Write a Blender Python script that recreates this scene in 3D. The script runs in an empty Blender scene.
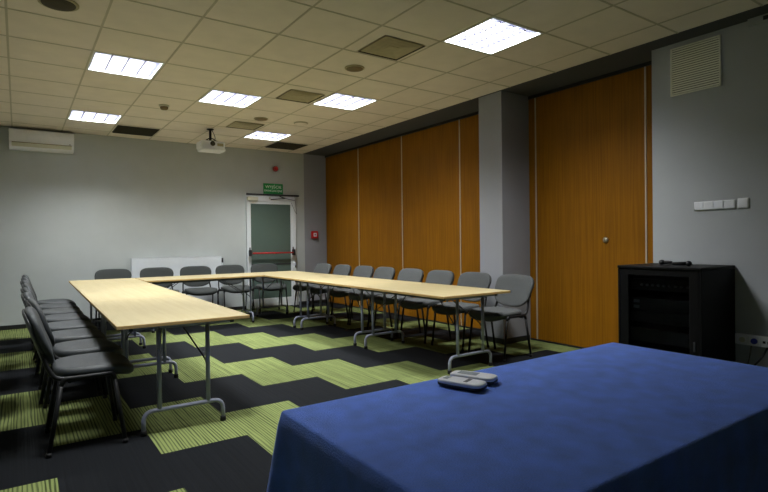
import bpy, bmesh, math, random
from mathutils import Vector, Matrix
PI = math.pi
scene = bpy.context.scene
COL = scene.collection
random.seed(7)

# ------------------------------------------------------------------ camera
H = 1.1842
def setup_camera():
    f, yaw, pitch, roll = 528.3178, .606, -.0091, -.0121
    c, s = math.cos(yaw), math.sin(yaw); cp, sp = math.cos(pitch), math.sin(pitch)
    cr, sr = math.cos(roll), math.sin(roll)
    R = Vector((c, -s, 0)); U = Vector((-sp*s, -sp*c, cp)); F = Vector((cp*s, cp*c, sp))
    R2 = cr*R + sr*U; U2 = cr*U - sr*R
    M = Matrix((( R2.x, U2.x, -F.x, 0), (R2.y, U2.y, -F.y, 0), (R2.z, U2.z, -F.z, H), (0, 0, 0, 1)))
    cd = bpy.data.cameras.new('camera'); cam = bpy.data.objects.new('camera', cd); COL.objects.link(cam)
    cam.matrix_world = M
    cd.sensor_width = 36; cd.lens = 36*f/768; cd.clip_start = .05; cd.clip_end = 60
    scene.camera = cam
setup_camera()

# ------------------------------------------------------------------ world, exposure, light levels
w = bpy.data.worlds.new('world'); scene.world = w; w.use_nodes = True
w.node_tree.nodes['Background'].inputs[0].default_value = (.05, .06, .07, 1)
w.node_tree.nodes['Background'].inputs[1].default_value = 0.2
scene.view_settings.view_transform = 'Standard'
scene.view_settings.look = 'None'
scene.view_settings.gamma = 1
scene.view_settings.use_curve_mapping = False
scene.view_settings.exposure = 0.95
LAMP_W = 46.0            # power of one recessed ceiling light
LAMP_COL = (.97, .99, 1.0)

# ------------------------------------------------------------------ room measures
HC = 2.8647              # ceiling height
GX, GY, T = 2.3569, 3.392, .6     # ceiling grid origin and tile
XL, XE, XP, XR = -1.45, 4.482, 4.971, 4.70
YF, YB = -1.5, 9.152
PIL0, PIL1 = 4.145, 4.50  # pillar
WR = 2.53                # end of the near right wall

# ------------------------------------------------------------------ materials
def lin(c):
    return tuple(((v/255)/12.92 if v/255 <= .04045 else ((v/255+.055)/1.055)**2.4) for v in c) + (1,)
def mat(name, rgb, rough=.6, metal=0., noise=0., scale=20., bump=0., bscale=80., spec=.5, emit=None, estr=0., coat=0., sheen=0., stretch=(1,1,1)):
    m = bpy.data.materials.new(name); m.use_nodes = True
    nt = m.node_tree; b = nt.nodes['Principled BSDF']
    b.inputs['Roughness'].default_value = rough; b.inputs['Metallic'].default_value = metal
    b.inputs['Specular IOR Level'].default_value = spec
    b.inputs['Coat Weight'].default_value = coat
    b.inputs['Sheen Weight'].default_value = sheen
    col = lin(rgb)
    b.inputs['Base Color'].default_value = col
    tc = nt.nodes.new('ShaderNodeTexCoord'); mp = nt.nodes.new('ShaderNodeMapping')
    mp.inputs['Scale'].default_value = stretch
    nt.links.new(tc.outputs['Object'], mp.inputs['Vector'])
    n = nt.nodes.new('ShaderNodeTexNoise'); n.inputs['Scale'].default_value = scale; n.inputs['Detail'].default_value = 4
    nt.links.new(mp.outputs[0], n.inputs['Vector'])
    r = nt.nodes.new('ShaderNodeValToRGB')
    k = max(noise, .02)
    r.color_ramp.elements[0].position = .3; r.color_ramp.elements[1].position = .7
    r.color_ramp.elements[0].color = tuple(v*(1-k) for v in col[:3]) + (1,)
    r.color_ramp.elements[1].color = tuple(min(1, v*(1+k)) for v in col[:3]) + (1,)
    nt.links.new(n.outputs[0], r.inputs[0]); nt.links.new(r.outputs[0], b.inputs['Base Color'])
    if bump:
        n2 = nt.nodes.new('ShaderNodeTexNoise'); n2.inputs['Scale'].default_value = bscale; n2.inputs['Detail'].default_value = 3
        nt.links.new(mp.outputs[0], n2.inputs['Vector'])
        bp = nt.nodes.new('ShaderNodeBump'); bp.inputs['Strength'].default_value = bump; bp.inputs['Distance'].default_value = .01
        nt.links.new(n2.outputs[0], bp.inputs['Height']); nt.links.new(bp.outputs[0], b.inputs['Normal'])
    if emit:
        b.inputs['Emission Color'].default_value = lin(emit); b.inputs['Emission Strength'].default_value = estr
    return m

M = {}
M['wall'] = mat('wall_paint_light', (178, 184, 183), .75, noise=.03, scale=3, bump=.05, bscale=200)
M['wall_grey'] = mat('wall_grey_lightened', (164, 168, 170), .7, noise=.03, scale=3, bump=.05, bscale=200)  # lightened above the pillar grey, standing in for missing lamp light
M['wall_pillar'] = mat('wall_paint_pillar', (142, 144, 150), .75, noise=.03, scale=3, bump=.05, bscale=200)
M['soffit'] = mat('soffit_dark_grey', (70, 72, 74), .8, noise=.03, scale=3)  # much darker tone than the wall greys
M['tile'] = mat('ceiling_tile', (229, 220, 206), .9, noise=.035, scale=6, bump=.08, bscale=300)
M['grid'] = mat('ceiling_grid', (186, 179, 156), .6, noise=.03, scale=6)
M['baseboard'] = mat('baseboard_black', (22, 23, 25), .5)
M['black_metal'] = mat('black_metal', (15, 16, 17), .5, spec=.3)
M['black_plastic'] = mat('black_plastic', (22, 23, 25), .5)
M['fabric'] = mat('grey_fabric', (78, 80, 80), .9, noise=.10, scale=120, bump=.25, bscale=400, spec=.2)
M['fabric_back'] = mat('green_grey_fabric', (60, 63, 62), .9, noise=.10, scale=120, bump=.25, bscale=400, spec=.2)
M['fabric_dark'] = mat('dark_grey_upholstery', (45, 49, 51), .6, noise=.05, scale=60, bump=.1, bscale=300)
M['shell'] = mat('chair_shell_plastic', (34, 36, 38), .45)
M['steel'] = mat('grey_steel_tube', (142, 146, 166), .4, metal=.0)
M['steel_dark'] = mat('dark_steel_tube', (60, 62, 66), .4, metal=.5)
M['rubber'] = mat('black_rubber', (14, 14, 15), .7)
M['edge'] = mat('beech_edge_band', (178, 148, 94), .5, noise=.05)
M['white_plastic'] = mat('white_plastic', (226, 229, 234), .4)
M['cream_plastic'] = mat('cream_plastic', (196, 196, 176), .45)
M['white_metal'] = mat('white_enamel', (214, 220, 224), .4)
M['red'] = mat('red_plastic', (190, 24, 26), .4)
M['dark_red'] = mat('dark_red_plastic', (110, 22, 18), .4)
M['green_sign'] = mat('sign_green', (22, 148, 74), .5)
M['sign_white'] = mat('sign_lettering', (240, 250, 240), .5)
M['diffuser'] = mat('air_diffuser_metal', (176, 166, 132), .6, noise=.08, scale=14)
M['diffuser_dark'] = mat('painted_gap_shade_and_dark_grille', (64, 58, 40), .8)  # painted recess shade round the diffusers; plain colour on one speaker grille
M['vent_dark'] = mat('vent_dark_mesh', (58, 55, 44), .8)
M['brown'] = mat('brown_plastic', (122, 106, 74), .6)
M['vent_white'] = mat('vent_cream_metal', (228, 229, 214), .5)
M['blue_plug'] = mat('blue_plug', (28, 44, 150), .4)
M['alu'] = mat('aluminium_profile', (188, 176, 156), .35, metal=.3)
M['gold_lock'] = mat('lock_metal', (190, 180, 160), .3, metal=.8)
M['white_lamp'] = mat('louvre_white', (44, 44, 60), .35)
M['rack_black'] = mat('rack_black_lacquer', (9, 9, 11), .5, spec=.15)
M['rack_device'] = mat('rack_device', (26, 27, 29), .5)
M['rack_knob'] = mat('rack_knob_grey', (110, 112, 116), .4)
M['label_grey'] = mat('label_grey', (130, 140, 146), .6)
M['cable_grey'] = mat('cable_grey', (96, 94, 88), .6)
M['lens'] = mat('lens_glass', (8, 8, 10), .1, spec=.8)

def wood_mat(name, rgb, dark, axis='Z', rough=.4, fine=90, spec=.4, amt=.5):
    m = bpy.data.materials.new(name); m.use_nodes = True
    nt = m.node_tree; b = nt.nodes['Principled BSDF']; b.inputs['Roughness'].default_value = rough
    b.inputs['Specular IOR Level'].default_value = spec
    tc = nt.nodes.new('ShaderNodeTexCoord'); mp = nt.nodes.new('ShaderNodeMapping')
    sc = {'Z': (fine, fine, 1.2), 'Y': (fine, 1.2, fine), 'X': (1.2, fine, fine)}[axis]
    mp.inputs['Scale'].default_value = sc
    nt.links.new(tc.outputs['Object'], mp.inputs[0])
    n = nt.nodes.new('ShaderNodeTexNoise'); n.inputs['Scale'].default_value = 1; n.inputs['Detail'].default_value = 5
    n.inputs['Distortion'].default_value = .4
    nt.links.new(mp.outputs[0], n.inputs[0])
    n2 = nt.nodes.new('ShaderNodeTexNoise'); n2.inputs['Scale'].default_value = 2.2
    nt.links.new(tc.outputs['Object'], n2.inputs[0])
    r = nt.nodes.new('ShaderNodeValToRGB')
    r.color_ramp.elements[0].position = .30; r.color_ramp.elements[0].color = lin(dark)
    r.color_ramp.elements[1].position = .62; r.color_ramp.elements[1].color = lin(rgb)
    nt.links.new(n.outputs[0], r.inputs[0])
    mx = nt.nodes.new('ShaderNodeMixRGB'); mx.blend_type = 'MULTIPLY'; mx.inputs[0].default_value = .25
    nt.links.new(r.outputs[0], mx.inputs[1]); nt.links.new(n2.outputs[0], mx.inputs[2])
    nt.links.new(mx.outputs[0], b.inputs['Base Color'])
    return m
M['panel'] = wood_mat('orange_wood_veneer', (144, 95, 13), (122, 77, 8), 'Z', .5, 70, .15)
M['table'] = wood_mat('beech_laminate', (168, 155, 117), (158, 144, 105), 'Y', .48, 30, .4)

def carpet():
    m = bpy.data.materials.new('carpet_tiles_green_and_charcoal'); m.use_nodes = True
    nt = m.node_tree; L = nt.links; b = nt.nodes['Principled BSDF']; b.inputs['Roughness'].default_value = .95
    b.inputs['Specular IOR Level'].default_value = .1
    tc = nt.nodes.new('ShaderNodeTexCoord'); sp = nt.nodes.new('ShaderNodeSeparateXYZ'); L.new(tc.outputs['Object'], sp.inputs[0])
    def math_(op, a, bb=None):
        n = nt.nodes.new('ShaderNodeMath'); n.operation = op
        for k, v in enumerate((a, bb)):
            if v is None: continue
            if isinstance(v, (int, float)): n.inputs[k].default_value = v
            else: L.new(v, n.inputs[k])
        return n.outputs[0]
    u = math_('DIVIDE', math_('SUBTRACT', sp.outputs[0], 2.1466), .5)
    v = math_('DIVIDE', math_('SUBTRACT', sp.outputs[1], 4.159), .5)
    i = math_('FLOOR', u); j = math_('FLOOR', v)
    q = math_('FLOORED_MODULO', math_('ADD', i, j), 4.0)
    # charcoal when q is 1 or 2
    d = math_('LESS_THAN', math_('ABSOLUTE', math_('SUBTRACT', q, 1.5)), 1.0)
    # per-tile random
    cb = nt.nodes.new('ShaderNodeCombineXYZ'); L.new(i, cb.inputs[0]); L.new(j, cb.inputs[1])
    wn = nt.nodes.new('ShaderNodeTexWhiteNoise'); wn.noise_dimensions = '3D'; L.new(cb.outputs[0], wn.inputs[0])
    # stripes along Y
    mp = nt.nodes.new('ShaderNodeMapping'); mp.inputs['Scale'].default_value = (85, .9, 1); L.new(tc.outputs['Object'], mp.inputs[0])
    n1 = nt.nodes.new('ShaderNodeTexNoise'); n1.inputs['Scale'].default_value = 1; n1.inputs['Detail'].default_value = 2; L.new(mp.outputs[0], n1.inputs[0])
    mp3 = nt.nodes.new('ShaderNodeMapping'); mp3.inputs['Scale'].default_value = (22, 1.6, 1); L.new(tc.outputs['Object'], mp3.inputs[0])
    n3 = nt.nodes.new('ShaderNodeTexNoise'); n3.inputs['Scale'].default_value = 1; L.new(mp3.outputs[0], n3.inputs[0])
    wv = math_('SINE', math_('ADD', math_('MULTIPLY', sp.outputs[0], 2*PI/.019), math_('MULTIPLY', n3.outputs[0], 9.0)))
    sv = math_('ADD', math_('MULTIPLY', wv, .15), math_('ADD', math_('MULTIPLY', n1.outputs[0], .55), .225))
    st = nt.nodes.new('ShaderNodeValToRGB'); st.color_ramp.elements[0].position = .33; st.color_ramp.elements[1].position = .55
    st.color_ramp.elements[0].color = lin((58, 66, 38)); st.color_ramp.elements[1].color = lin((120, 131, 79))
    L.new(sv, st.inputs[0])
    n2 = nt.nodes.new('ShaderNodeTexNoise'); n2.inputs['Scale'].default_value = 260; L.new(tc.outputs['Object'], n2.inputs[0])
    g = nt.nodes.new('ShaderNodeMixRGB'); g.blend_type = 'MULTIPLY'; g.inputs[0].default_value = .35
    L.new(st.outputs[0], g.inputs[1]); L.new(n2.outputs[0], g.inputs[2])
    hs = nt.nodes.new('ShaderNodeHueSaturation'); L.new(g.outputs[0], hs.inputs['Color'])
    L.new(math_('ADD', math_('MULTIPLY', wn.outputs[0], .16), .98), hs.inputs['Value'])
    dk = nt.nodes.new('ShaderNodeValToRGB'); dk.color_ramp.elements[0].color = lin((12, 14, 16)); dk.color_ramp.elements[1].color = lin((24, 26, 29))
    L.new(n1.outputs[0], dk.inputs[0])
    mx = nt.nodes.new('ShaderNodeMixRGB'); L.new(d, mx.inputs[0]); L.new(hs.outputs[0], mx.inputs[1]); L.new(dk.outputs[0], mx.inputs[2])
    L.new(mx.outputs[0], b.inputs['Base Color'])
    bp = nt.nodes.new('ShaderNodeBump'); bp.inputs['Strength'].default_value = .4; bp.inputs['Distance'].default_value = .004
    L.new(n1.outputs[0], bp.inputs['Height']); L.new(bp.outputs[0], b.inputs['Normal'])
    return m
M['carpet'] = carpet()

def cloth_mat():
    m = mat('blue_tablecloth_fabric', (84, 127, 228), .85, noise=.14, scale=16, bump=.35, bscale=260, sheen=.15, stretch=(1, 1, 1))
    return m
M['cloth'] = cloth_mat()

def door_glass():
    m = mat('dark_green_frosted_glass', (84, 102, 95), .22, noise=.05, scale=2, spec=.6)
    return m
M['door_glass'] = door_glass()

# ------------------------------------------------------------------ mesh helpers
class MB:
    """collects shapes in one bmesh"""
    def __init__(s): s.bm = bmesh.new(); s.mats = []
    def mi(s, m):
        if m not in s.mats: s.mats.append(m)
        return s.mats.index(m)
    def face(s, vs, m, smooth=False):
        try: f = s.bm.faces.new(vs)
        except ValueError: return None
        f.material_index = s.mi(m); f.smooth = smooth; return f
    def box(s, x0, x1, y0, y1, z0, z1, m, bev=0., seg=2):
        vs = [s.bm.verts.new(p) for p in ((x0,y0,z0),(x1,y0,z0),(x1,y1,z0),(x0,y1,z0),(x0,y0,z1),(x1,y0,z1),(x1,y1,z1),(x0,y1,z1))]
        fs = [s.face([vs[k] for k in q], m) for q in ((3,2,1,0),(4,5,6,7),(0,1,5,4),(1,2,6,5),(2,3,7,6),(3,0,4,7))]
        if bev:
            es = list({e for f in fs for e in f.edges})
            r = bmesh.ops.bevel(s.bm, geom=es, offset=bev, segments=seg, affect='EDGES', profile=.5)
            for f in r['faces']: f.material_index = s.mi(m); f.smooth = True
        return s
    def quad(s, pts, m):
        s.face([s.bm.verts.new(p) for p in pts], m); return s
    def tube(s, pts, r, m, seg=8, caps=True, flat=1.0):
        pts = [Vector(p) for p in pts]
        n = len(pts); rings = []
        t0 = (pts[1]-pts[0]).normalized()
        up = Vector((0,0,1)) if abs(t0.z) < .9 else Vector((1,0,0))
        nrm = (up - t0*up.dot(t0)).normalized()
        for i in range(n):
            t = (pts[min(i+1,n-1)]-pts[max(i-1,0)]).normalized()
            nrm = (nrm - t*nrm.dot(t)).normalized(); bn = t.cross(nrm)
            rr = r[i] if isinstance(r, (list, tuple)) else r
            rings.append([s.bm.verts.new(pts[i] + (nrm*math.cos(a)*flat + bn*math.sin(a))*rr) for a in [2*PI*k/seg for k in range(seg)]])
        for i in range(n-1):
            for k in range(seg):
                s.face([rings[i][k], rings[i][(k+1)%seg], rings[i+1][(k+1)%seg], rings[i+1][k]], m, True)
        if caps:
            s.face(rings[0][::-1], m); s.face(rings[-1], m)
        return s
    def lathe(s, c, prof, m, seg=24, axis='Z'):
        """prof: list of (radius, height); axis direction of height"""
        rings = []
        for r, h in prof:
            ring = []
            for k in range(seg):
                a = 2*PI*k/seg; x, y = r*math.cos(a), r*math.sin(a)
                p = {'Z': (x, y, h), 'Y': (x, h, -y) , 'X': (h, x, y)}[axis]
                ring.append(s.bm.verts.new((c[0]+p[0], c[1]+p[1], c[2]+p[2])))
            rings.append(ring)
        for i in range(len(rings)-1):
            for k in range(seg):
                s.face([rings[i][k], rings[i][(k+1)%seg], rings[i+1][(k+1)%seg], rings[i+1][k]], m, True)
        s.face(rings[0][::-1], m); s.face(rings[-1], m)
        return s
    def cushion(s, hw, hd, t, power, m, warp, m_under=None, seg=44):
        """rounded pad in the local (a, b) plane, thickness t, warp maps (a,b,c)->xyz; hw half size in a, hd in b"""
        lv = [(.0, 1), (.35, 1), (.6, .99), (.8, .95), (.9, .86), (.96, .68), (.99, .4), (1.0, 0)]
        def ring(sc, h):
            out = []
            for k in range(seg):
                th = 2*PI*k/seg; ct, st = math.cos(th), math.sin(th)
                a = hw*sc*math.copysign(abs(ct)**(2/power), ct); b = hd*sc*math.copysign(abs(st)**(2/power), st)
                out.append(s.bm.verts.new(warp(a, b, h)))
            return out
        top = [ring(sc, h*t/2) for sc, h in lv[1:]]
        bot = [ring(sc, -h*t/2) for sc, h in lv[1:-1]][::-1]
        rs = top + bot
        mu = m_under or m
        for i in range(len(rs)-1):
            mm = m if i < len(top)-1 else mu
            for k in range(seg):
                s.face([rs[i][k], rs[i+1][k], rs[i+1][(k+1)%seg], rs[i][(k+1)%seg]], mm, True)
        s.face(rs[0], m, True); s.face(rs[-1][::-1], mu, True)
        return s
    def build(s, name, parent=None, loc=None):
        bmesh.ops.recalc_face_normals(s.bm, faces=s.bm.faces[:])
        me = bpy.data.meshes.new(name); s.bm.to_mesh(me); s.bm.free()
        for m in s.mats: me.materials.append(m)
        o = bpy.data.objects.new(name, me); COL.objects.link(o)
        if parent: o.parent = parent
        if loc: o.location = loc
        return o

def fillet(pts, r, n=5):
    pts = [Vector(p) for p in pts]; out = [pts[0]]
    for i in range(1, len(pts)-1):
        a, b, c = pts[i-1], pts[i], pts[i+1]
        d1 = (a-b); d2 = (c-b); k = min(r, d1.length*.48, d2.length*.48)
        p1 = b + d1.normalized()*k; p2 = b + d2.normalized()*k
        for q in range(n+1):
            t = q/n; out.append(p1*(1-t)**2 + b*2*t*(1-t) + p2*t*t)
    out.append(pts[-1]); return out

def tag(o, label, cat, group=None):
    o['label'] = label; o['category'] = cat
    if group: o['group'] = group
    return o
def thing(name, label, cat, loc=(0,0,0), rz=0, group=None):
    o = bpy.data.objects.new(name, None); COL.objects.link(o); o.location = loc; o.rotation_euler = (0, 0, rz)
    o.empty_display_size = .1
    return tag(o, label, cat, group)
def struct(o): o['kind'] = 'structure'; return o
def copy_tree(o, parent=None):
    kids = [c for c in bpy.data.objects if c.parent == o]
    c = o.copy(); COL.objects.link(c)
    if parent: c.parent = parent
    for k in kids: copy_tree(k, c)
    return c

# ------------------------------------------------------------------ SETTING
b = MB(); b.box(XL-.1, XP+.2, YF-.1, YB+.2, -.1, 0, M['carpet']); struct(b.build('floor'))

# fixtures that take a whole ceiling tile: (i, j)
LIGHTS = {(1,-1): None, (-3,-1): None, (-3,3): None, (-1,4): None, (1,3): None, (-3,7): None, (1,7): None}
VENTS = {(0,0): None, (0,3): None, (0,6): None}
SLOTS = {(-2,8): None, (2,8): None}
# ceiling: one slab of tiles on a T-bar grid, open where lights sit
b = MB(); g = .008
def xs_list():
    out = [XL]; k = math.ceil((XL-GX)/T)
    while GX+k*T < XE: out.append(GX+k*T); k += 1
    return out + [XE]
def ys_list():
    out = [YF]; k = math.ceil((YF-GY)/T)
    while GY+k*T < YB-.02: out.append(GY+k*T); k += 1
    return out + [YB]
xs, ys = xs_list(), ys_list()
for a in range(len(xs)-1):
    for c in range(len(ys)-1):
        ii = math.floor((xs[a]+xs[a+1])/2/T - GX/T); jj = math.floor(((ys[c]+ys[c+1])/2-GY)/T)
        if (ii, jj) in LIGHTS: continue
        b.box(xs[a]+g/2, xs[a+1]-g/2, ys[c]+g/2, ys[c+1]-g/2, HC, HC+.015, M['tile'])
for x in xs[1:-1]: b.box(x-.008, x+.008, YF, YB, HC-.003, HC+.004, M['grid'])
for y in ys[1:-1]: b.box(XL, XE, y-.008, y+.008, HC-.0026, HC+.0044, M['grid'])
for (i, j) in LIGHTS: pass
# slab above the grid, with wells cut for the lights: laid as strips of slab round each well
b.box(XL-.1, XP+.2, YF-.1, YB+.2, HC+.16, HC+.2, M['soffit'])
struct(b.build('ceiling'))

# soffit of the recess along the right side
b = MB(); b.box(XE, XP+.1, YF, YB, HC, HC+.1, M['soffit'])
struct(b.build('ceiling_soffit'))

# walls
b = MB(); b.box(XL-.1, XE+.02, YB, YB+.1, 0, HC+.16, M['wall'])
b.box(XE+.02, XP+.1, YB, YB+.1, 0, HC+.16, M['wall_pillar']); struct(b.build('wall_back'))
b = MB(); b.box(XL-.1, XL, YF, YB, 0, HC+.16, M['wall']); struct(b.build('wall_left'))
b = MB(); b.box(XL-.1, XP+.1, YF-.1, YF, 0, HC+.16, M['wall']); struct(b.build('wall_front'))
b = MB(); b.box(XR, XP+.1, YF, WR, 0, HC, M['wall_grey']); struct(b.build('wall_right'))
b = MB(); b.box(XP+.07, XP+.15, WR, YB, 0, HC, M['wall_grey']); struct(b.build('wall_right_recess'))
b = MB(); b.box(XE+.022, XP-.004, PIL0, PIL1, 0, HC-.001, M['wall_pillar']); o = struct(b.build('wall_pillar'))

# baseboards
b = MB(); b.box(XL+.001, 3.335, YB-.012, YB, 0, .06, M['baseboard'], .002)
b.box(4.36, XP-.02, YB-.012, YB, 0, .06, M['baseboard'], .002); struct(b.build('baseboard_back'))
b = MB(); b.box(XE+.012, XE+.022, PIL0-.01, PIL1, 0, .06, M['baseboard'])
b.box(XE+.022, XP-.03, PIL0-.01, PIL0, 0, .06, M['baseboard']); struct(b.build('baseboard_pillar'))
b = MB(); b.box(XR-.012, XR, YF, WR, 0, .06, M['baseboard'], .002); struct(b.build('baseboard_right'))
b = MB(); b.box(XL, XL+.012, YF, YB-.02, 0, .06, M['baseboard'], .002); struct(b.build('baseboard_left'))
# track above the partition panels
b = MB(); b.box(XP-.012, XP+.068, WR+.002, YB-.002, HC-.035, HC-.001, M['baseboard']); struct(b.build('trim_1'))
b = MB(); b.box(XP-.006, XP+.068, WR+.002, YB-.002, .0, .018, M['baseboard']); struct(b.build('trim_2'))

# ------------------------------------------------------------------ partition panels
pg = 'orange wood partition panels along the right side'
panel_y = [(2.54, 2.735, 'narrow orange wood closing panel between the lock panel and the grey wall'),
           (2.735, 4.044, 'wide orange wood partition panel with a small round lock'),
           (4.044, 5.329, 'orange wood partition panel passing behind the grey pillar'),
           (5.329, 6.651, 'orange wood partition panel, first whole one beyond the pillar'),
           (6.651, 7.937, 'orange wood partition panel between the farthest and the first one past the pillar'),
           (7.937, 9.148, 'orange wood partition panel at the far corner by the red call point')]
for k, (y0, y1, lab) in enumerate(panel_y):
    t = thing('partition_panel', lab, 'wall panel', (XP, (y0+y1)/2, .02), 0, pg)
    h = HC-.037-.02; hw = (y1-y0)/2
    b = MB(); b.box(0, .06, -hw+.004, hw-.004, 0, h, M['panel'], .001, 1); b.build('board', t)
    if k < 5:
        b = MB(); b.box(-.008, .058, hw-.003, hw+.011 if k != 9 else hw, .0, h, M['alu']); e = b.build('edge_profile', t); e['label'] = 'thin silver vertical edge profile'
    if k == 1:
        b = MB(); b.lathe((0,0,0), [(.030,-.002),(.030,-.010),(.018,-.022),(.006,-.023)], M['gold_lock'], 20, 'X')
        e = b.build('lock', t, (0, 3.165-(y0+y1)/2, 1.169-.02)); e['label'] = 'small round metal lock'
        b = MB(); b.box(-.026, -.0225, -.0015, .0015, -.008, .008, M['black_metal']); b.build('keyhole', e)

# ------------------------------------------------------------------ ceiling lights
def make_light():
    t = thing('ceiling_light', '', 'ceiling light', (0,0,HC))
    s = T/2 - .012; d = .135
    b = MB()
    b.box(-s-.004, -s+.012, -s-.004, s+.004, -.004, d, M['white_metal']); b.box(s-.012, s+.004, -s-.004, s+.004, -.004, d, M['white_metal'])
    b.box(-s+.012, s-.012, -s-.004, -s+.012, -.004, d, M['white_metal']); b.box(-s+.012, s-.012, s-.012, s+.004, -.004, d, M['white_metal'])
    b.box(-s+.012, s-.012, -s+.012, s-.012, d-.01, d, M['white_metal']); b.build('housing', t)
    b = MB(); iw = s-.0125
    for k in (-1, 0, 1):      # long blades between the four tubes (run along X in the photo)
        y = k*(2*iw/4)
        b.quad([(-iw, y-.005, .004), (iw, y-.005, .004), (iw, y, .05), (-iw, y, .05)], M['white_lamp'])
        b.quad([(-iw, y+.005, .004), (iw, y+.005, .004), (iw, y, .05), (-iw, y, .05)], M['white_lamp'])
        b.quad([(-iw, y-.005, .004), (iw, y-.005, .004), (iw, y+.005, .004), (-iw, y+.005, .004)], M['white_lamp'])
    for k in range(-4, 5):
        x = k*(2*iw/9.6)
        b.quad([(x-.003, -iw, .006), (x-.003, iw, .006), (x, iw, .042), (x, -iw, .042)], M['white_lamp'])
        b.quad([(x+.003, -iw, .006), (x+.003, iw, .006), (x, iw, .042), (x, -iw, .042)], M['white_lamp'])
    b.build('louvre', t)
    for k in range(4):
        y = (k-1.5)*(2*iw/4)
        b = MB(); b.tube([(-iw+.01, y, .088), (iw-.01, y, .088)], .013, M['tube'], 10); b.build('fluorescent_tube', t)
    ld = bpy.data.lights.new('lamp', 'AREA'); ld.shape = 'SQUARE'; ld.size = .5; ld.energy = LAMP_W; ld.color = LAMP_COL; ld.spread = math.radians(150)
    lo = bpy.data.objects.new('lamp_light', ld); COL.objects.link(lo); lo.parent = t; lo.location = (0, 0, .07)
    return t
M['tube'] = mat('lit_tube', (255, 255, 250), .5, emit=(255, 252, 255), estr=4)
light_labels = {(1,-1): 'large bright louvred ceiling light nearest the camera, above the blue table side',
                (-3,-1): 'added unseen square ceiling light over the near end of the left tables, above the picture edge',  # out of view, added on the light grid to brighten the foreground
                (-3,3): 'bright square ceiling light, nearer one on the left side of the ceiling',
                (-1,4): 'bright square ceiling light in the middle of the ceiling, in front of the projector',
                (1,3): 'bright square ceiling light beside the middle air diffuser on the right',
                (-3,7): 'bright square ceiling light at the far left, close to the air conditioner',
                (1,7): 'bright square ceiling light in front of the exit door wall'}
proto = make_light(); first = True
for (i, j), lab in light_labels.items():
    t = proto if first else copy_tree(proto); first = False
    t.location = (GX+(i+.5)*T, GY+(j+.5)*T, HC); t.rotation_euler = (0, 0, PI/2)
    tag(t, lab, 'ceiling light', 'square recessed ceiling lights')

# ------------------------------------------------------------------ air diffusers
def make_diffuser():
    t = thing('air_diffuser', '', 'air vent', (0,0,HC))
    b = MB(); s = .235
    b.box(-s, s, -s, s, -.006, -.0032, M['diffuser'], .001, 1); b.build('plate', t)
    b = MB()
    # stepped pyramid of four-way blades
    for k, (r0, r1, z0, z1) in enumerate([(.234, .218, -.0125, -.007), (.175, .14, -.0125, -.0075), (.115, .08, -.0125, -.0075)]):
        for q in range(4):
            a = q*PI/2; ca, sa = math.cos(a), math.sin(a)
            P = [(r0, -r0, z0), (r0, r0, z0), (r1, r1, z1), (r1, -r1, z1)]
            b.quad([(x*ca-y*sa, x*sa+y*ca, z) for x, y, z in P], M['diffuser'] if k else M['diffuser_dark'])
    b.box(-.06, .06, -.06, .06, -.012, -.008, M['diffuser'], .002, 1)
    b.build('blades', t)
    return t
dl = {(0,0): 'brown square air diffuser nearest the camera, left of the big ceiling light',
      (0,3): 'brown square air diffuser between two bright ceiling lights halfway down the room',
      (0,6): 'brown square air diffuser farthest away, right of the projector'}
proto = make_diffuser(); first = True
for (i, j), lab in dl.items():
    t = proto if first else copy_tree(proto); first = False
    t.location = (GX+(i+.56)*T, GY+(j+.58)*T, HC); t.scale = (.9, .9, 1); tag(t, lab, 'air vent', 'square ceiling air diffusers')
for (i, j), lab in {(-2,8): 'dark rectangular ceiling vent grille by the far wall, left of the projector',
                    (2,8): 'dark rectangular ceiling vent grille by the far wall above the exit door'}.items():
    t = thing('ceiling_vent', lab, 'air vent', (GX+(i+.5)*T, GY+(j+.53)*T, HC), 0, 'dark vent grilles by the far wall')
    b = MB(); s = .28
    b.box(-s, s, -s, s, -.010, -.0035, M['vent_dark'], .001, 1); b.build('backing', t)
    b = MB()
    for k in range(16):
        y = -s+.02+k*(2*s-.04)/15
        b.box(-s+.01, s-.01, y-.004, y+.004, -.018, -.010, M['vent_dark'])
    b.build('slats', t)

# round ceiling speakers and detectors
def disc(x, y, r, lab, m1, m2, name='ceiling_speaker', cat='speaker', group='round ceiling speakers'):
    t = thing(name, lab, cat, (x, y, HC), 0, group)
    b = MB(); b.lathe((0,0,0), [(r, -.0032), (r, -.010), (r*.9, -.016), (r*.86, -.012)], m2, 32); b.build('rim', t)
    b = MB(); b.lathe((0,0,0), [(r*.85, -.0125), (r*.83, -.0165), (r*.4, -.019), (r*.05, -.0195)], m1, 32); b.build('grille', t)
def gp(u, v): return GX+u*T, GY+v*T
disc(*gp(.57, 1.61), .095, 'round brown ceiling speaker between the two nearer air diffusers', M['brown'], M['diffuser'])
disc(*gp(.62, 5.72), .095, 'small round brown ceiling speaker in front of the farthest diffuser', M['brown'], M['diffuser'])
disc(*gp(-3.5, 1.5), .125, 'large dark round ceiling speaker at the top left', M['diffuser_dark'], M['diffuser'])
disc(*gp(1.58, 5.66), .10, 'faint cream round ceiling cover right of the small brown speaker', M['tile'], M['grid'], 'ceiling_cover', 'cover', None)
x, y = gp(-1.46, 5.64)
t = thing('smoke_detector', 'small brown smoke detector on the ceiling left of the projector', 'smoke detector', (x, y, HC))
b = MB(); b.lathe((0,0,0), [(.06,-.0032),(.06,-.018),(.05,-.024)], M['cream_plastic'], 24); b.build('base', t)
b = MB(); b.lathe((0,0,0), [(.046,-.024),(.046,-.04),(.034,-.056),(.01,-.062)], M['brown'], 24); b.build('sensor', t)

# ------------------------------------------------------------------ projector
t = thing('projector', 'white projector hanging from the ceiling on a short black pole', 'projector', (2.35, 7.84, 0))
b = MB()
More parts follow.
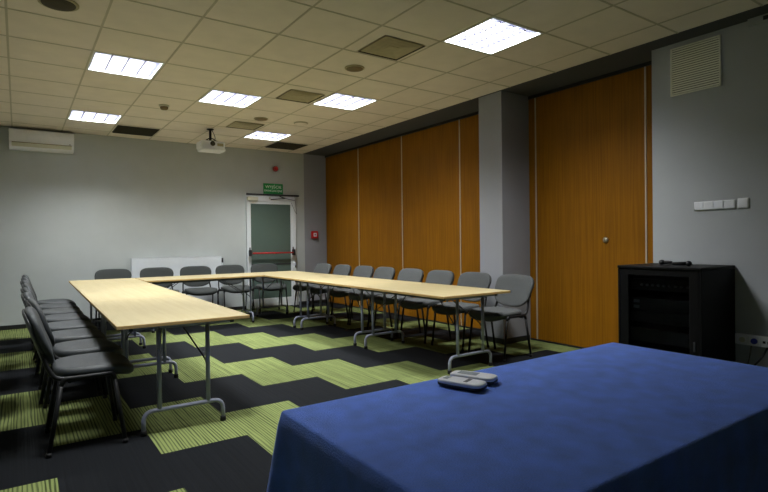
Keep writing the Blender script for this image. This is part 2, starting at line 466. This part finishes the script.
# body with bevelled, slightly tapered lower shell
bm0 = b.box(-.175, .175, -.13, .13, 2.560, 2.672, M['white_plastic'], .022, 3)
b.build('body', t)
b = MB(); b.box(-.155, .185, -.135, .132, 2.532, 2.572, M['white_plastic'], .015, 3); b.build('lower_shell', t)
b = MB(); b.lathe((-.01, -.131, 2.628), [(.030, .0), (.036, -.018), (.028, -.022), (.024, -.012)], M['lens'], 24, 'Y'); b.build('lens', t)
b = MB(); b.box(.06, .15, -.133, -.129, 2.60, 2.64, M['diffuser']); b.build('air_grille', t)
b = MB(); b.tube([(0,0,HC-.004), (0,0,2.70)], .018, M['black_metal'], 12)
b.lathe((0,0,0), [(.05, HC-.0035), (.05, HC-.012), (.02, HC-.02)], M['black_metal'], 20)
b.box(-.06, .06, -.05, .05, 2.667, 2.69, M['black_metal'], .004)
for sx in (-1, 1): b.tube([(0, 0, 2.74), (sx*.09, -.05, 2.675)], .007, M['black_metal'], 6)
b.build('ceiling_mount', t)
b = MB(); b.tube(fillet([(.03,.02,HC-.01), (.06,.02,2.80), (.085,.03,2.74), (.06,.04,2.67)], .04), .005, M['black_plastic'], 6); b.build('cable', t)

# ------------------------------------------------------------------ air conditioner
t = thing('air_conditioner', 'white wall-mounted air conditioner at the top of the far wall', 'air conditioner', (.31, YB, 2.54))
b = MB(); 
prof = [(0,0), (-.12,0), (-.17,.03), (-.195,.09), (-.2,.2), (-.19,.265), (-.16,.28), (0,.28)]
hw = .39
L_ = [b.bm.verts.new((-hw, y, z)) for y, z in prof]; R_ = [b.bm.verts.new((hw, y, z)) for y, z in prof]
for k in range(len(prof)): b.face([L_[k], L_[(k+1)%8], R_[(k+1)%8], R_[k]], M['white_plastic'], False)
b.face(L_, M['white_plastic']); b.face(R_[::-1], M['white_plastic'])
b.build('body', t)
b = MB(); b.quad([(-hw+.03,-.1745,.035),(hw-.03,-.1745,.035),(hw-.03,-.196,.085),(-hw+.03,-.196,.085)], M['cream_plastic'])
b.box(-hw+.03, hw-.03, -.203, -.196, .085, .092, M['brown']); b.build('outlet_flap', t)
b = MB(); b.box(hw-.06, hw-.045, -.203, -.199, .10, .11, M['black_plastic']); e = b.build('indicator', t)

# ------------------------------------------------------------------ radiator
t = thing('radiator', 'flat white panel radiator on the far wall behind the chairs', 'radiator', (2.17, YB-.004, 0))
hw = .70
b = MB(); b.box(-hw, hw, -.095, -.075, .12, .955, M['white_metal'], .006); b.build('front_panel', t)
b = MB()
for k in range(40):
    x = -hw+.03+k*(2*hw-.06)/39; b.box(x-.008, x+.008, -.074, -.03, .16, .93, M['white_metal'])
b.build('convector_fins', t)
b = MB(); b.box(-hw, hw, -.098, -.02, .955, .962, M['white_metal'], .002); b.build('top_grille', t)
for s in (-1, 1):
    b = MB(); b.box(s*hw-.004, s*hw+.004, -.095, -.02, .12, .955, M['white_metal'], .002); b.build('side_cover', t)
    b = MB(); b.box(s*.5-.02, s*.5+.02, -.03, 0, .25, .8, M['white_metal']); b.build('bracket', t)
b = MB(); b.tube([(hw+.004, -.055, .90), (hw+.04, -.055, .90)], .010, M['steel'], 10)
b.tube([(hw+.03, -.055, .85), (hw+.03, -.055, .93)], .018, M['black_plastic'], 12); e = b.build('valve', t)
b = MB(); b.tube([(hw+.03, -.055, .002), (hw+.03, -.055, .85)], .008, M['white_metal'], 8); b.build('pipe', t)

# ------------------------------------------------------------------ exit door
DX0, DX1 = 3.35, 4.30
b = MB(); y0 = YB-.05
b.box(DX0, DX0+.055, y0, YB-.001, 0, 2.03, M['white_metal'], .003); b.box(DX1-.07, DX1, y0, YB-.001, 0, 2.03, M['white_metal'], .003)
b.box(DX0+.055, DX1-.07, y0, YB-.001, 1.925, 2.03, M['white_metal'], .003)
d = struct(b.build('door_1')); 
b = MB(); x0, x1 = DX0+.057, DX1-.072
b.box(x0, x0+.02, YB-.042, YB-.006, .01, 1.92, M['white_metal'], .001); b.box(x1-.03, x1, YB-.042, YB-.006, .01, 1.92, M['white_metal'], .001)
b.box(x0+.02, x1-.03, YB-.042, YB-.006, .01, .17, M['white_metal'], .001); b.box(x0+.02, x1-.03, YB-.042, YB-.006, 1.885, 1.92, M['white_metal'], .001)
b.build('leaf', d)
b = MB(); b.box(x0+.02, x1-.03, YB-.030, YB-.018, .17, 1.885, M['door_glass']); b.build('pane', d)
b = MB(); b.box(x0+.02, x1-.03, YB-.036, YB-.0305, .78, .80, M['steel_dark']); b.build('glazing_bar', d)
b = MB(); b.tube([(x0+.02, YB-.115, .995), (x1-.02, YB-.115, .995)], .013, M['red'], 12); e = b.build('push_bar', d); e['label'] = 'red horizontal panic bar'
for x in (x0-.012, x1+.002):
    b = MB(); b.box(x-.022, x+.022, YB-.13, YB-.052, .945, 1.055, M['black_plastic'], .008)
    b.tube([(x, YB-.065, 1.055), (x, YB-.065, 1.10)], .012, M['black_plastic'], 8); e = b.build('bar_housing', d); e['label'] = 'black end housing of the panic bar'
b = MB(); b.tube([(x1+.05, YB-.055, .72), (x1+.05, YB-.055, .8)], .009, M['steel'], 8); b.build('hinge', d)
# door closer and its rail
t = thing('door_closer', 'grey door closer with rail above the exit door', 'door closer', (DX0, YB-.052, 1.94))
b = MB(); b.box(0, .20, -.05, 0, .0, .065, M['cream_plastic'], .008); b.build('body', t)
b = MB(); b.box(-.005, 1.01, -.03, .0, .10, .125, M['steel_dark'], .003); b.build('rail', t)
b = MB(); b.tube([(.45, -.02, .03), (.72, -.045, .055), (.62, -.02, .09)], .009, M['steel_dark'], 8)
b.tube([(.66, -.02, .075), (.92, -.03, .02)], .008, M['steel'], 8); b.build('arm', t)
b = MB(); b.lathe((.43, -.012, .055), [(.016, 0), (.016, -.02), (.006, -.026)], M['cream_plastic'], 14, 'Y'); b.build('knob', t)
b = MB(); b.tube(fillet([(.93, -.008, .1), (.95, -.008, -.1), (.97, -.008, -.25), (.90, -.008, -.12), (.86, -.008, -.02)], .05), .003, M['black_plastic'], 6); b.build('cable', t)

# exit sign
def text_mesh(txt, width, height, name, m, parent, loc, rot, depth=.001):
    cu = bpy.data.curves.new(name, 'FONT'); cu.body = txt; cu.align_x = 'CENTER'; cu.align_y = 'CENTER'; cu.size = 1; cu.extrude = .0; cu.offset = .01
    tmp = bpy.data.objects.new(name+'_tmp', cu); COL.objects.link(tmp)
    bpy.context.view_layer.update()
    dg = bpy.context.evaluated_depsgraph_get(); me = bpy.data.meshes.new_from_object(tmp.evaluated_get(dg))
    bpy.data.objects.remove(tmp)
    xs_ = [v.co.x for v in me.vertices]; ys_ = [v.co.y for v in me.vertices]
    sx = width/(max(xs_)-min(xs_)); sy = height/(max(ys_)-min(ys_)); cx = (max(xs_)+min(xs_))/2; cy = (max(ys_)+min(ys_))/2
    for v in me.vertices: v.co = Vector(((v.co.x-cx)*sx, (v.co.y-cy)*sy, 0))
    me.materials.clear(); me.materials.append(m)
    o = bpy.data.objects.new(name, me); COL.objects.link(o); o.parent = parent; o.location = loc; o.rotation_euler = rot
    return o
t = thing('exit_sign', 'green rectangular emergency exit sign above the door', 'sign', (3.875, YB, 2.17))
b = MB(); b.box(-.19, .19, -.012, -.001, -.095, .095, M['green_sign'], .002, 1); b.build('plate', t)
text_mesh('WYJŚCIE', .31, .085, 'lettering', M['sign_white'], t, (0, -.0135, .036), (PI/2, 0, 0))
text_mesh('EWAKUACYJNE', .345, .048, 'lettering', M['sign_white'], t, (0, -.0135, -.042), (PI/2, 0, 0))

t = thing('alarm_siren', 'small dark red alarm siren high on the far wall above the exit sign', 'alarm', (3.92, YB, 2.54))
b = MB(); b.lathe((0,0,0), [(.052,-.001),(.052,-.03),(.045,-.036)], M['dark_red'], 24, 'Y'); b.build('base', t)
b = MB(); b.lathe((0,0,0), [(.036,-.037),(.04,-.05),(.03,-.075),(.01,-.08)], M['red'], 24, 'Y'); b.build('lens', t)

t = thing('fire_call_point', 'red square fire alarm call point on the grey wall beside the door', 'fire alarm', (4.70, YB, 1.325))
b = MB(); b.box(-.065, .065, -.05, -.001, -.07, .07, M['red'], .008); b.build('case', t)
b = MB(); b.box(-.034, .034, -.053, -.0505, -.035, .035, M['white_plastic'], .001, 1); e = b.build('press_plate', t); e['label'] = 'white square press plate'
b = MB(); b.lathe((0,0,0), [(.014,-.0535),(.014,-.056),(.006,-.0565)], M['dark_red'], 14, 'Y'); b.build('press_mark', t)

# ------------------------------------------------------------------ right wall fittings
t = thing('wall_vent', 'cream louvred ventilation grille high on the grey right wall', 'air vent', (XR, 2.16, 2.41))
b = MB(); hy = .20
for q in ((-hy, -hy+.012), (hy-.012, hy)): b.box(-.014, 0, q[0], q[1], 0, .41, M['vent_white'], .002)
b.box(-.014, 0, -hy+.012, hy-.012, 0, .01, M['vent_white']); b.box(-.014, 0, -hy+.012, hy-.012, .40, .41, M['vent_white']); b.build('frame', t)
b = MB()
for k in range(20):
    z = .014+k*.0193
    b.quad([(-.007, -hy+.012, z), (-.007, hy-.012, z), (-.013, hy-.012, z+.0125), (-.013, -hy+.012, z+.0125)], M['vent_white'])
b.build('slats', t)
b = MB(); b.box(-.0022, -.0002, -hy+.012, hy-.012, .01, .40, M['vent_dark']); b.build('backing', t)

t = thing('light_switch', 'long white four-button light switch plate on the right wall', 'switch', (XR, 2.017, 1.41))
b = MB(); b.box(-.012, 0, -.155, .155, 0, .072, M['white_plastic'], .004); b.build('plate', t)
for k in range(4):
    b = MB(); y = -.155+.0775*(k+.5); b.box(-.0165, -.0122, y-.033, y+.033, .006, .066, M['white_plastic'], .002); b.build('button', t)
t = thing('light_switch', 'single white square switch right of the long switch plate', 'switch', (XR, 1.805, 1.41))
b = MB(); b.box(-.012, 0, -.04, .04, 0, .08, M['white_plastic'], .004); b.build('plate', t)
b = MB(); b.box(-.0165, -.0122, -.033, .033, .007, .073, M['white_plastic'], .002); b.build('button', t)

t = thing('cable_trunking', 'white cable trunking along the right wall behind the equipment cabinet', 'trunking', (XR, .2, .342))
b = MB(); b.box(-.045, 0, -1.65, 1.655, 0, .078, M['white_plastic'], .003); b.build('channel', t)
b = MB(); b.box(-.049, -.0455, -1.64, 1.645, .012, .066, M['white_metal'], .001, 1); b.build('lid', t)
for k, (yy, m) in enumerate(((1.80, 'white_plastic'), (1.715, 'white_plastic'), (1.635, 'white_plastic'), (1.55, 'white_plastic'))):
    t = thing('power_socket', ['white socket nearest the cabinet on the trunking', 'white socket with a blue insert on the trunking', 'white network socket with dark openings on the trunking', 'plain white socket on the trunking at the picture edge'][k], 'socket', (XR-.0492, yy, .381), 0, 'sockets on the white trunking')
    b = MB(); b.box(-.009, 0, -.038, .038, -.038, .038, M['white_plastic'], .004); b.build('plate', t)
    b = MB()
    if k == 2:
        for s in (-1, 1): b.box(-.011, -.0092, s*.016-.009, s*.016+.009, -.009, .009, M['black_plastic'])
        b.build('opening', t)
    elif k == 1:
        b.lathe((0,0,0), [(.022,-.0092),(.022,-.024),(.018,-.026)], M['blue_plug'], 18, 'X'); e = b.build('insert', t); e['label'] = 'blue round insert'
    else:
        b.lathe((0,0,0), [(.021,-.0092),(.021,-.011),(.016,-.0112)], M['cream_plastic'], 18, 'X'); b.build('insert', t)
t = thing('cable_duct', 'short grey cable duct under the ceiling at the top right corner', 'trunking', (XR, 1.25, 2.81))
b = MB(); b.box(-.045, 0, -.5, .505, 0, .053, M['wall_grey'], .003); b.build('channel', t)
b = MB(); b.box(-.048, -.0452, .36, .40, .01, .04, M['black_plastic']); b.build('marker', t)

b = MB(); b.tube(fillet([(4.655, 1.74, .35), (4.60, 1.74, .2), (4.5, 1.80, .03), (4.40, 1.84, .012), (4.30, 1.80, .012)], .08), .006, M['cable_grey'], 8)
tag(b.build('power_cable'), 'thin pale cable hanging from the socket down beside the cabinet', 'cable')
b = MB(); b.tube(fillet([(4.655, 1.63, .35), (4.6, 1.66, .25), (4.62, 1.8, .10), (4.56, 1.74, .011), (4.3, 1.60, .011), (4.1, 1.3, .011)], .1), .007, M['steel_dark'], 8)
tag(b.build('power_cable'), 'dark cable curling down from the network socket to the floor', 'cable')

# ------------------------------------------------------------------ equipment rack
t = thing('equipment_cabinet', 'black equipment cabinet with glass front against the right wall', 'cabinet', (4.14, 1.868, 0))
D, W, HH = .556, .662, .955
b = MB()
b.box(0, D, 0, .02, .06, HH-.02, M['rack_black'], .002, 1); b.box(0, D, W-.02, W, .06, HH-.02, M['rack_black'], .002, 1)
b.box(D-.015, D, .02, W-.02, .06, HH-.02, M['rack_black']); b.box(.0, D, .0, W, .04, .06, M['rack_black'], .002, 1)
b.build('carcass', t)
b = MB(); b.box(-.006, D, -.003, W+.003, HH-.02, HH+.004, M['rack_black'], .006, 3); b.build('top', t)
b = MB()
for (y0, y1, z0, z1) in ((.022, .09, .065, HH-.024), (W-.09, W-.022, .065, HH-.024), (.09, W-.09, .065, .11), (.09, W-.09, HH-.07, HH-.024)):
    b.box(.002, .018, y0, y1, z0, z1, M['rack_black'], .001, 1)
dr = b.build('door', t)
gm = bpy.data.materials.new('smoked_glass'); gm.use_nodes = True
gb = gm.node_tree.nodes['Principled BSDF']; gb.inputs['Base Color'].default_value = (.35, .36, .38, 1); gb.inputs['Roughness'].default_value = .03
gb.inputs['Transmission Weight'].default_value = 1; gb.inputs['IOR'].default_value = 1.02
b = MB(); b.box(.008, .012, .0905, W-.0905, .1105, HH-.0705, gm); b.build('pane', dr)
b = MB(); b.box(-.006, .0015, .045, .06, .33, .40, M['steel_dark'], .002); b.build('handle', dr)
units = [(.855, .875, 0), (.76, .85, 1), (.60, .70, 2), (.50, .59, 0), (.34, .45, 3), (.20, .30, 0)]
for n, (z0, z1, kind) in enumerate(units):
    b = MB()
    b.box(.05, .40, .075, W-.075, z0, z1, M['rack_device'], .002, 1)
    if kind == 0 or kind == 2:
        b.box(.047, .0505, .09, W-.09, z0+.003, z0+.007, M['black_plastic'])
    dv = b.build('device', t)
    if kind == 1:
        for q in range(9):
            b = MB(); yy = .12+q*.045; b.lathe((.0495, yy, z0+.045), [(.011, -.0), (.010, -.012), (.004, -.013)], M['rack_knob'], 12, 'X'); b.build('knob', dv)
    if kind == 2:
        for q in range(2):
            b = MB(); b.box(.046, .0495, W-.16, W-.11, z0+.01+q*.045, z0+.035+q*.045, M['label_grey']); b.build('display', dv)
    if kind == 3:
        b = MB(); b.box(.046, .0495, .12, .28, z0+.012, z1-.012, M['steel_dark'], .001, 1); b.build('display', dv)
for (x, y) in ((.04, .04), (.04, W-.04), (D-.04, .04), (D-.04, W-.04)):
    b = MB(); b.lathe((x, y, .02), [(.019, -.012), (.019, .012)], M['rubber'], 16, 'X'); b.box(x-.018, x+.018, y-.015, y+.015, .03, .0399, M['steel_dark']); b.build('castor', t)

def mic(loc, rz, lab, L=.15):
    t = thing('handheld_microphone', lab, 'microphone', loc, rz, 'black microphones on the cabinet'); t.scale = (.85, .85, .85)
    b = MB(); b.lathe((0,0,0), [(.011,-L/2),(.014,-L/2+.01),(.017,L/2-.03),(.018,L/2)], M['black_plastic'], 16, 'X'); b.build('handle', t)
    b = MB(); b.lathe((L/2,0,0), [(.018,.001),(.024,.012),(.026,.026),(.020,.042),(.008,.050)], M['rack_device'], 16, 'X'); b.build('head', t)
mic((4.25, 2.085, .959+.0226), -1.0, 'small black microphone lying on the cabinet, nearer the camera', .11)
mic((4.40, 2.24, .959+.0226), 2.0, 'small black microphone lying on the cabinet, nearer the wall', .07)

# ------------------------------------------------------------------ folding tables
TZ = .705
def make_table(L=1.598, W=.798):
    t = thing('folding_table', '', 'table')
    b = MB(); b.box(-W/2, W/2, -L/2, L/2, TZ-.022, TZ-.0005, M['edge'], .002, 1)
    b.quad([(-W/2+.002, -L/2+.002, TZ), (W/2-.002, -L/2+.002, TZ), (W/2-.002, L/2-.002, TZ), (-W/2+.002, L/2-.002, TZ)], M['table'])
    b.build('tabletop', t)
    b = MB()
    for s in (-1, 1): b.box(s*.31-.012, s*.31+.012, -L/2+.09, L/2-.09, TZ-.052, TZ-.0225, M['steel_dark'], .003)
    b.build('under_frame', t)
    for s in (-1, 1):
        y = s*(L/2-.11)
        b = MB(); b.tube([(-.30, y, TZ-.040), (.30, y, TZ-.040)], .013, M['steel'], 10); b.build('cross_rail', t)
        b = MB(); b.tube(fillet([(-.245, y, .012), (-.245, y, .145), (.245, y, .145), (.245, y, .012)], .07, 7), .0135, M['steel'], 12)
        f = b.build('foot', t)
        for q in (-1, 1):
            c = MB(); c.lathe((q*.245, y, 0), [(.019, .0005), (.019, .028), (.016, .032)], M['rubber'], 14); c.build('rubber_cap', f)
        for q in (-1, 1):
            b = MB(); b.tube([(q*.15, y, .150), (q*.15, y, TZ-.042)], .0140, M['steel'], 12); b.build('leg', t)
            b = MB(); b.tube(fillet([(q*.15, y-s*.012, .38), (q*.145, y-s*.05, .42), (q*.05, y-s*.40, TZ-.05), (q*.05, y-s*.43, TZ-.03)], .03), .0055, M['steel_dark'], 8); b.build('brace', t)
    return t
tabs = []
import itertools
proto = make_table(); used = False
tg = 'folding conference tables set out in a U'
LX, RX = .868, 3.39
specs = []
for k in range(3):
    yc = 3.41+.8+1.6*k
    specs.append((LX-.004+.018*(yc-3.41), yc, -.018, ['beech-topped folding table at the near end of the left arm of the U', 'beech-topped folding table in the middle of the left arm of the U', 'beech-topped folding table at the far left corner of the U'][k]))
for k in range(3):
    yc = 3.41+.8+1.6*k
    specs.append((RX, yc, 0, ['beech-topped folding table at the near end of the right arm of the U', 'beech-topped folding table in the middle of the right arm of the U', 'beech-topped folding table at the far right corner of the U'][k]))
for (x, y, rz, lab) in specs:
    t = proto if not used else copy_tree(proto); used = True
    t.location = (x, y, 0); t.rotation_euler = (0, 0, rz); tag(t, lab, 'table', tg)
    if rz == 0: t.scale = (1.05, 1, 1)
xl, xr = LX-.004+.018*4.6+.405, RX-.42
t = make_table(L=xr-xl-.012); t.location = ((xl+xr)/2+.003, 7.80, 0); t.rotation_euler = (0, 0, PI/2)
tag(t, 'beech-topped folding table across the far end joining both arms of the U', 'table', tg)

# ------------------------------------------------------------------ chairs (local front = +X)
def make_chair(fab, tint):
    t = thing('conference_chair', '', 'chair')
    def seatw(a, b_, c):           # a along x, b along y
        x = a+.010; z = .443 + c
        if a > .06: z -= ((a-.06)/.15)**2*.032
        z += .010*(abs(b_)/.23)**2 - .004
        if a < -.12: z += ((-.12-a)/.1)**2*.01
        return (x, b_*(1 - .08*(-a/.23) if a < 0 else 1), z)
    b = MB(); b.cushion(.216, .238, .066, 3.8, fab, seatw); b.build('seat', t)
    def seatu(a, b_, c):
        p = seatw(a, b_, 0); return (p[0], p[1], p[2]-.026+c)
    b = MB(); b.cushion(.204, .226, .03, 3.6, M['shell'], seatu); b.build('seat_shell', t)
    # backrest leans back; a along y (width), b upward
    def backw(a, b_, c):
        bb = b_+.155                 # 0 .. .31
        lean = .10*bb/.31
        cur = .30*a*a - .0   # ends come forward
        k = 1 + (.06 if b_ > 0 else -.10*(b_/-.155)**2*.6)
        z = .492 + bb*1.03
        if b_ < 0: z += .035*(abs(a)/.23)**2.4*(-b_/.155)
        return (-.222 - lean + cur + c, a*k, z)
    b = MB(); b.cushion(.236, .161, .052, 4.2, fab, backw); b.build('backrest', t)
    def backs(a, b_, c):
        p = backw(a, b_, 0); return (p[0]-.026+c, p[1], p[2])
    b = MB(); b.cushion(.226, .152, .022, 4.2, M['shell'], backs); b.build('back_shell', t)
    mm = M['black_metal']
    for s in (-1, 1):
        y = s*.238
        b = MB(); b.tube([(.150, y+s*.006, .018), (.100, y, .39)], .0105, mm, 8, flat=1.2); f = b.build('leg', t)
        c = MB(); c.lathe((.151, y+s*.006, 0), [(.015, .0005), (.015, .02), (.013, .026)], M['rubber'], 10); c.build('foot_cap', f)
        b = MB(); b.tube([(-.235, y+s*.006, .018), (-.172, y, .39)], .0105, mm, 8, flat=1.2); f = b.build('leg', t)
        c = MB(); c.lathe((-.236, y+s*.006, 0), [(.015, .0005), (.015, .02), (.013, .026)], M['rubber'], 10); c.build('foot_cap', f)
        b = MB(); b.tube(fillet([(.100, y, .389), (.090, y, .425), (-.158, y, .425), (-.172, y, .389)], .035), .0110, mm, 8, flat=1.2); b.build('side_rail', t)
        b = MB(); b.tube(fillet([(-.05, y-s*.018, .420), (-.20, y-s*.020, .425), (-.238, y-s*.025, .50), (-.290, y-s*.05, .70)], .045), .0105, mm, 8, flat=1.2); b.build('back_post', t)
    b = MB(); b.tube([(.07, -.238, .408), (.07, .238, .408)], .010, mm, 8); b.build('stretcher', t)
    b = MB(); b.tube([(-.13, -.238, .408), (-.13, .238, .408)], .010, mm, 8); b.build('stretcher', t)
    return t
left_y = [3.72, 4.33, 4.94, 5.55, 6.16, 6.77, 7.38, 7.98]
right_y = [3.78, 4.37, 4.98, 5.56, 6.19, 6.73, 7.37, 8.01]
back_x = [1.165, 1.78, 2.36, 2.935, 3.53]
ordn = ['', 'second', 'third', 'fourth', 'fifth', 'sixth', 'seventh']
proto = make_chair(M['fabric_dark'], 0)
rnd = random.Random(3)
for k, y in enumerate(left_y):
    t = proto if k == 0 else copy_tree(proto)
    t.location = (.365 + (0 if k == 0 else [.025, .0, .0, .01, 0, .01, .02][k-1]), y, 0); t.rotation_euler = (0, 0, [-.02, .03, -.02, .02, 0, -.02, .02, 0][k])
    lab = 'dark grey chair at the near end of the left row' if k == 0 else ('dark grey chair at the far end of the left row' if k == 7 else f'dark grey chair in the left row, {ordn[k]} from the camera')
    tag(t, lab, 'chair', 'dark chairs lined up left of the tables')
proto = make_chair(M['fabric'], 0)
for k, y in enumerate(right_y):
    t = proto if k == 0 else copy_tree(proto)
    t.location = (4.0, y, 0); t.rotation_euler = (0, 0, PI + [.0, .02, -.02, .03, -.03, .02, 0, .04][k])
    lab = 'grey fabric chair at the near end of the right row, fully visible beside the pillar' if k == 0 else ('grey fabric chair at the far end of the right row by the call point' if k == 7 else f'grey fabric chair along the orange panels, {ordn[k]} from the camera')
    tag(t, lab, 'chair', 'grey chairs lined up along the orange panels')
proto = make_chair(M['fabric_back'], 0)
bl = ['grey chair at the far wall, leftmost and left of the radiator', 'grey chair at the far wall, in front of the left end of the radiator',
      'grey chair at the far wall, in front of the middle of the radiator', 'grey chair at the far wall, at the right end of the radiator', 'grey chair at the far wall, in front of the exit door']
for k, x in enumerate(back_x):
    t = proto if k == 0 else copy_tree(proto)
    t.location = (x, 8.50, 0); t.rotation_euler = (0, 0, -PI/2 + [.0, .02, -.02, .02, -.02][k])
    tag(t, bl[k], 'chair', 'grey chairs behind the far table')

# ------------------------------------------------------------------ blue covered table
BX0, BX1, BY0, BY1, BZ = .560, 2.085, .555, 1.300, .742
t = thing('long_table', 'table hidden under the blue cloth in the foreground', 'table', ((BX0+BX1)/2, (BY0+BY1)/2, 0))
hx, hy = (BX1-BX0)/2-.012, (BY1-BY0)/2-.012
b = MB(); b.box(-hx, hx, -hy, hy, BZ-.030, BZ-.005, M['edge'], .002, 1); b.build('tabletop', t)
for sx in (-1, 1):
    for sy in (-1, 1):
        b = MB(); b.box(sx*(hx-.06)-.02, sx*(hx-.06)+.02, sy*(hy-.06)-.02, sy*(hy-.06)+.02, 0.001, BZ-.031, M['steel'], .004); b.build('leg', t)
def cloth():
    b = MB(); bm = b.bm; m = M['cloth']
    cx, cy = (BX0+BX1)/2, (BY0+BY1)/2; hx, hy = (BX1-BX0)/2, (BY1-BY0)/2
    r = .014
    # perimeter samples with outward normal and corner weight
    per = []
    def side(p0, p1, nrm, n):
        for k in range(n):
            s = k/n; per.append((Vector(p0).lerp(Vector(p1), s), Vector(nrm)))
    def corner(c, a0, n=10):
        for k in range(n):
            a = a0 + (PI/2)*k/n; d = Vector((math.cos(a), math.sin(a), 0)); per.append((Vector(c)+d*r, d))
    x0, x1, y0, y1 = -hx+r, hx-r, -hy+r, hy-r
    corner((x1, y1, 0), 0); side((x1, hy, 0), (x0, hy, 0), (0, 1, 0), 60)
    corner((x0, y1, 0), PI/2); side((-hx, y1, 0), (-hx, y0, 0), (-1, 0, 0), 40)
    corner((x0, y0, 0), PI); side((x0, -hy, 0), (x1, -hy, 0), (0, -1, 0), 60)
    corner((x1, y0, 0), 3*PI/2); side((hx, y0, 0), (hx, y1, 0), (1, 0, 0), 40)
    n = len(per)
    corners = [Vector((sx*hx, sy*hy, 0)) for sx in (-1, 1) for sy in (-1, 1)]
    rows = [(-.02, 0.0), (0.0, .002), (.006, .006), (.014, .010)]
    zs = [0, .03, .08, .15, .24, .34, .45, .56, .66, .715]
    rings = []
    # top inner ring
    def mk(p, z): return bm.verts.new((p.x, p.y, z))
    for ins, dz in ((.0125, 0.0), (.009, .0), (.004, .0012), (0, .005)):
        rings.append([mk(p - d*ins, BZ-dz) for p, d in per])
    for zz in zs[1:]:
        ring = []
        k = zz/.715
        for idx, (p, d) in enumerate(per):
            s = idx
            dc = min((p-c).length for c in corners)
            cw = math.exp(-(dc/.055)**2)
            # box-pleat like corner cone: flares out at the corner, tucks in next to it
            tuck = math.exp(-((dc-.115)/.045)**2)
            wave = .006*math.sin(idx*.55)+.004*math.sin(idx*1.27+1)
            off = .004 + cw*.12*k - tuck*.018*k*(1 if dc < .3 else 0) + wave*k*(1-cw) + .012*k
            ring.append(mk(p + d*off, BZ-.006-zz))
        rings.append(ring)
    for a in range(len(rings)-1):
        for k in range(n):
            b.face([rings[a][k], rings[a][(k+1)%n], rings[a+1][(k+1)%n], rings[a+1][k]], m, True)
    # top surface: grid inside the first ring approximated as fan of strips
    # flat top: shrinking rings so that shading stays even
    prev = rings[0]
    for sc in (.97, .9, .7, .45, .2):
        ring = []
        for p, d in per:
            q = p - d*.0125; ring.append(mk(Vector((q.x*sc, q.y*sc, 0)), BZ))
        for k in range(n): b.face([ring[k], ring[(k+1)%n], prev[(k+1)%n], prev[k]], m, True)
        prev = ring
    b.face(prev, m, True)
    o = b.build('tablecloth', None, (cx, cy, 0))
    return o
tag(cloth(), 'blue cloth draped to the floor over the foreground table', 'tablecloth')

# remote controls lying on the blue cloth
def remote(x, y, rz, lab, dark):
    t = thing('remote_control', lab, 'remote control', (x, y, BZ+.001), rz, 'white remote controls on the blue cloth'); t.scale = (.80, 1.1, .95)
    b = MB(); b.cushion(.092, .029, .016, 4.5, M['black_plastic'], lambda a, c, h: (a, c*(1+.12*a/.092), .0085+h)); b.build('case', t)
    b = MB(); b.cushion(.0925, .0295, .016, 4.5, M['white_plastic'], lambda a, c, h: (a, c*(1+.12*a/.092), .0165+h)); b.build('cover', t)
    b = MB()
    if dark:
        b.box(-.06, .02, -.015, .015, .0240, .0255, M['label_grey'], .001, 1)
    else:
        c = MB(); c.box(-.07, -.05, -.014, .014, .0240, .0255, M['label_grey'], .001, 1); c.build('display', t)
        b.box(.018, .034, -.018, .018, .0240, .0255, M['steel_dark'], .001, 1)
    b.build('keypad', t)
remote(1.088, 1.170, math.atan2(-.2, .075), 'white remote control on the blue cloth, left one with a dark band', False)
remote(1.166, 1.200, math.atan2(-.2, .075)+.06, 'white remote control on the blue cloth, right one with a grey keypad', True)
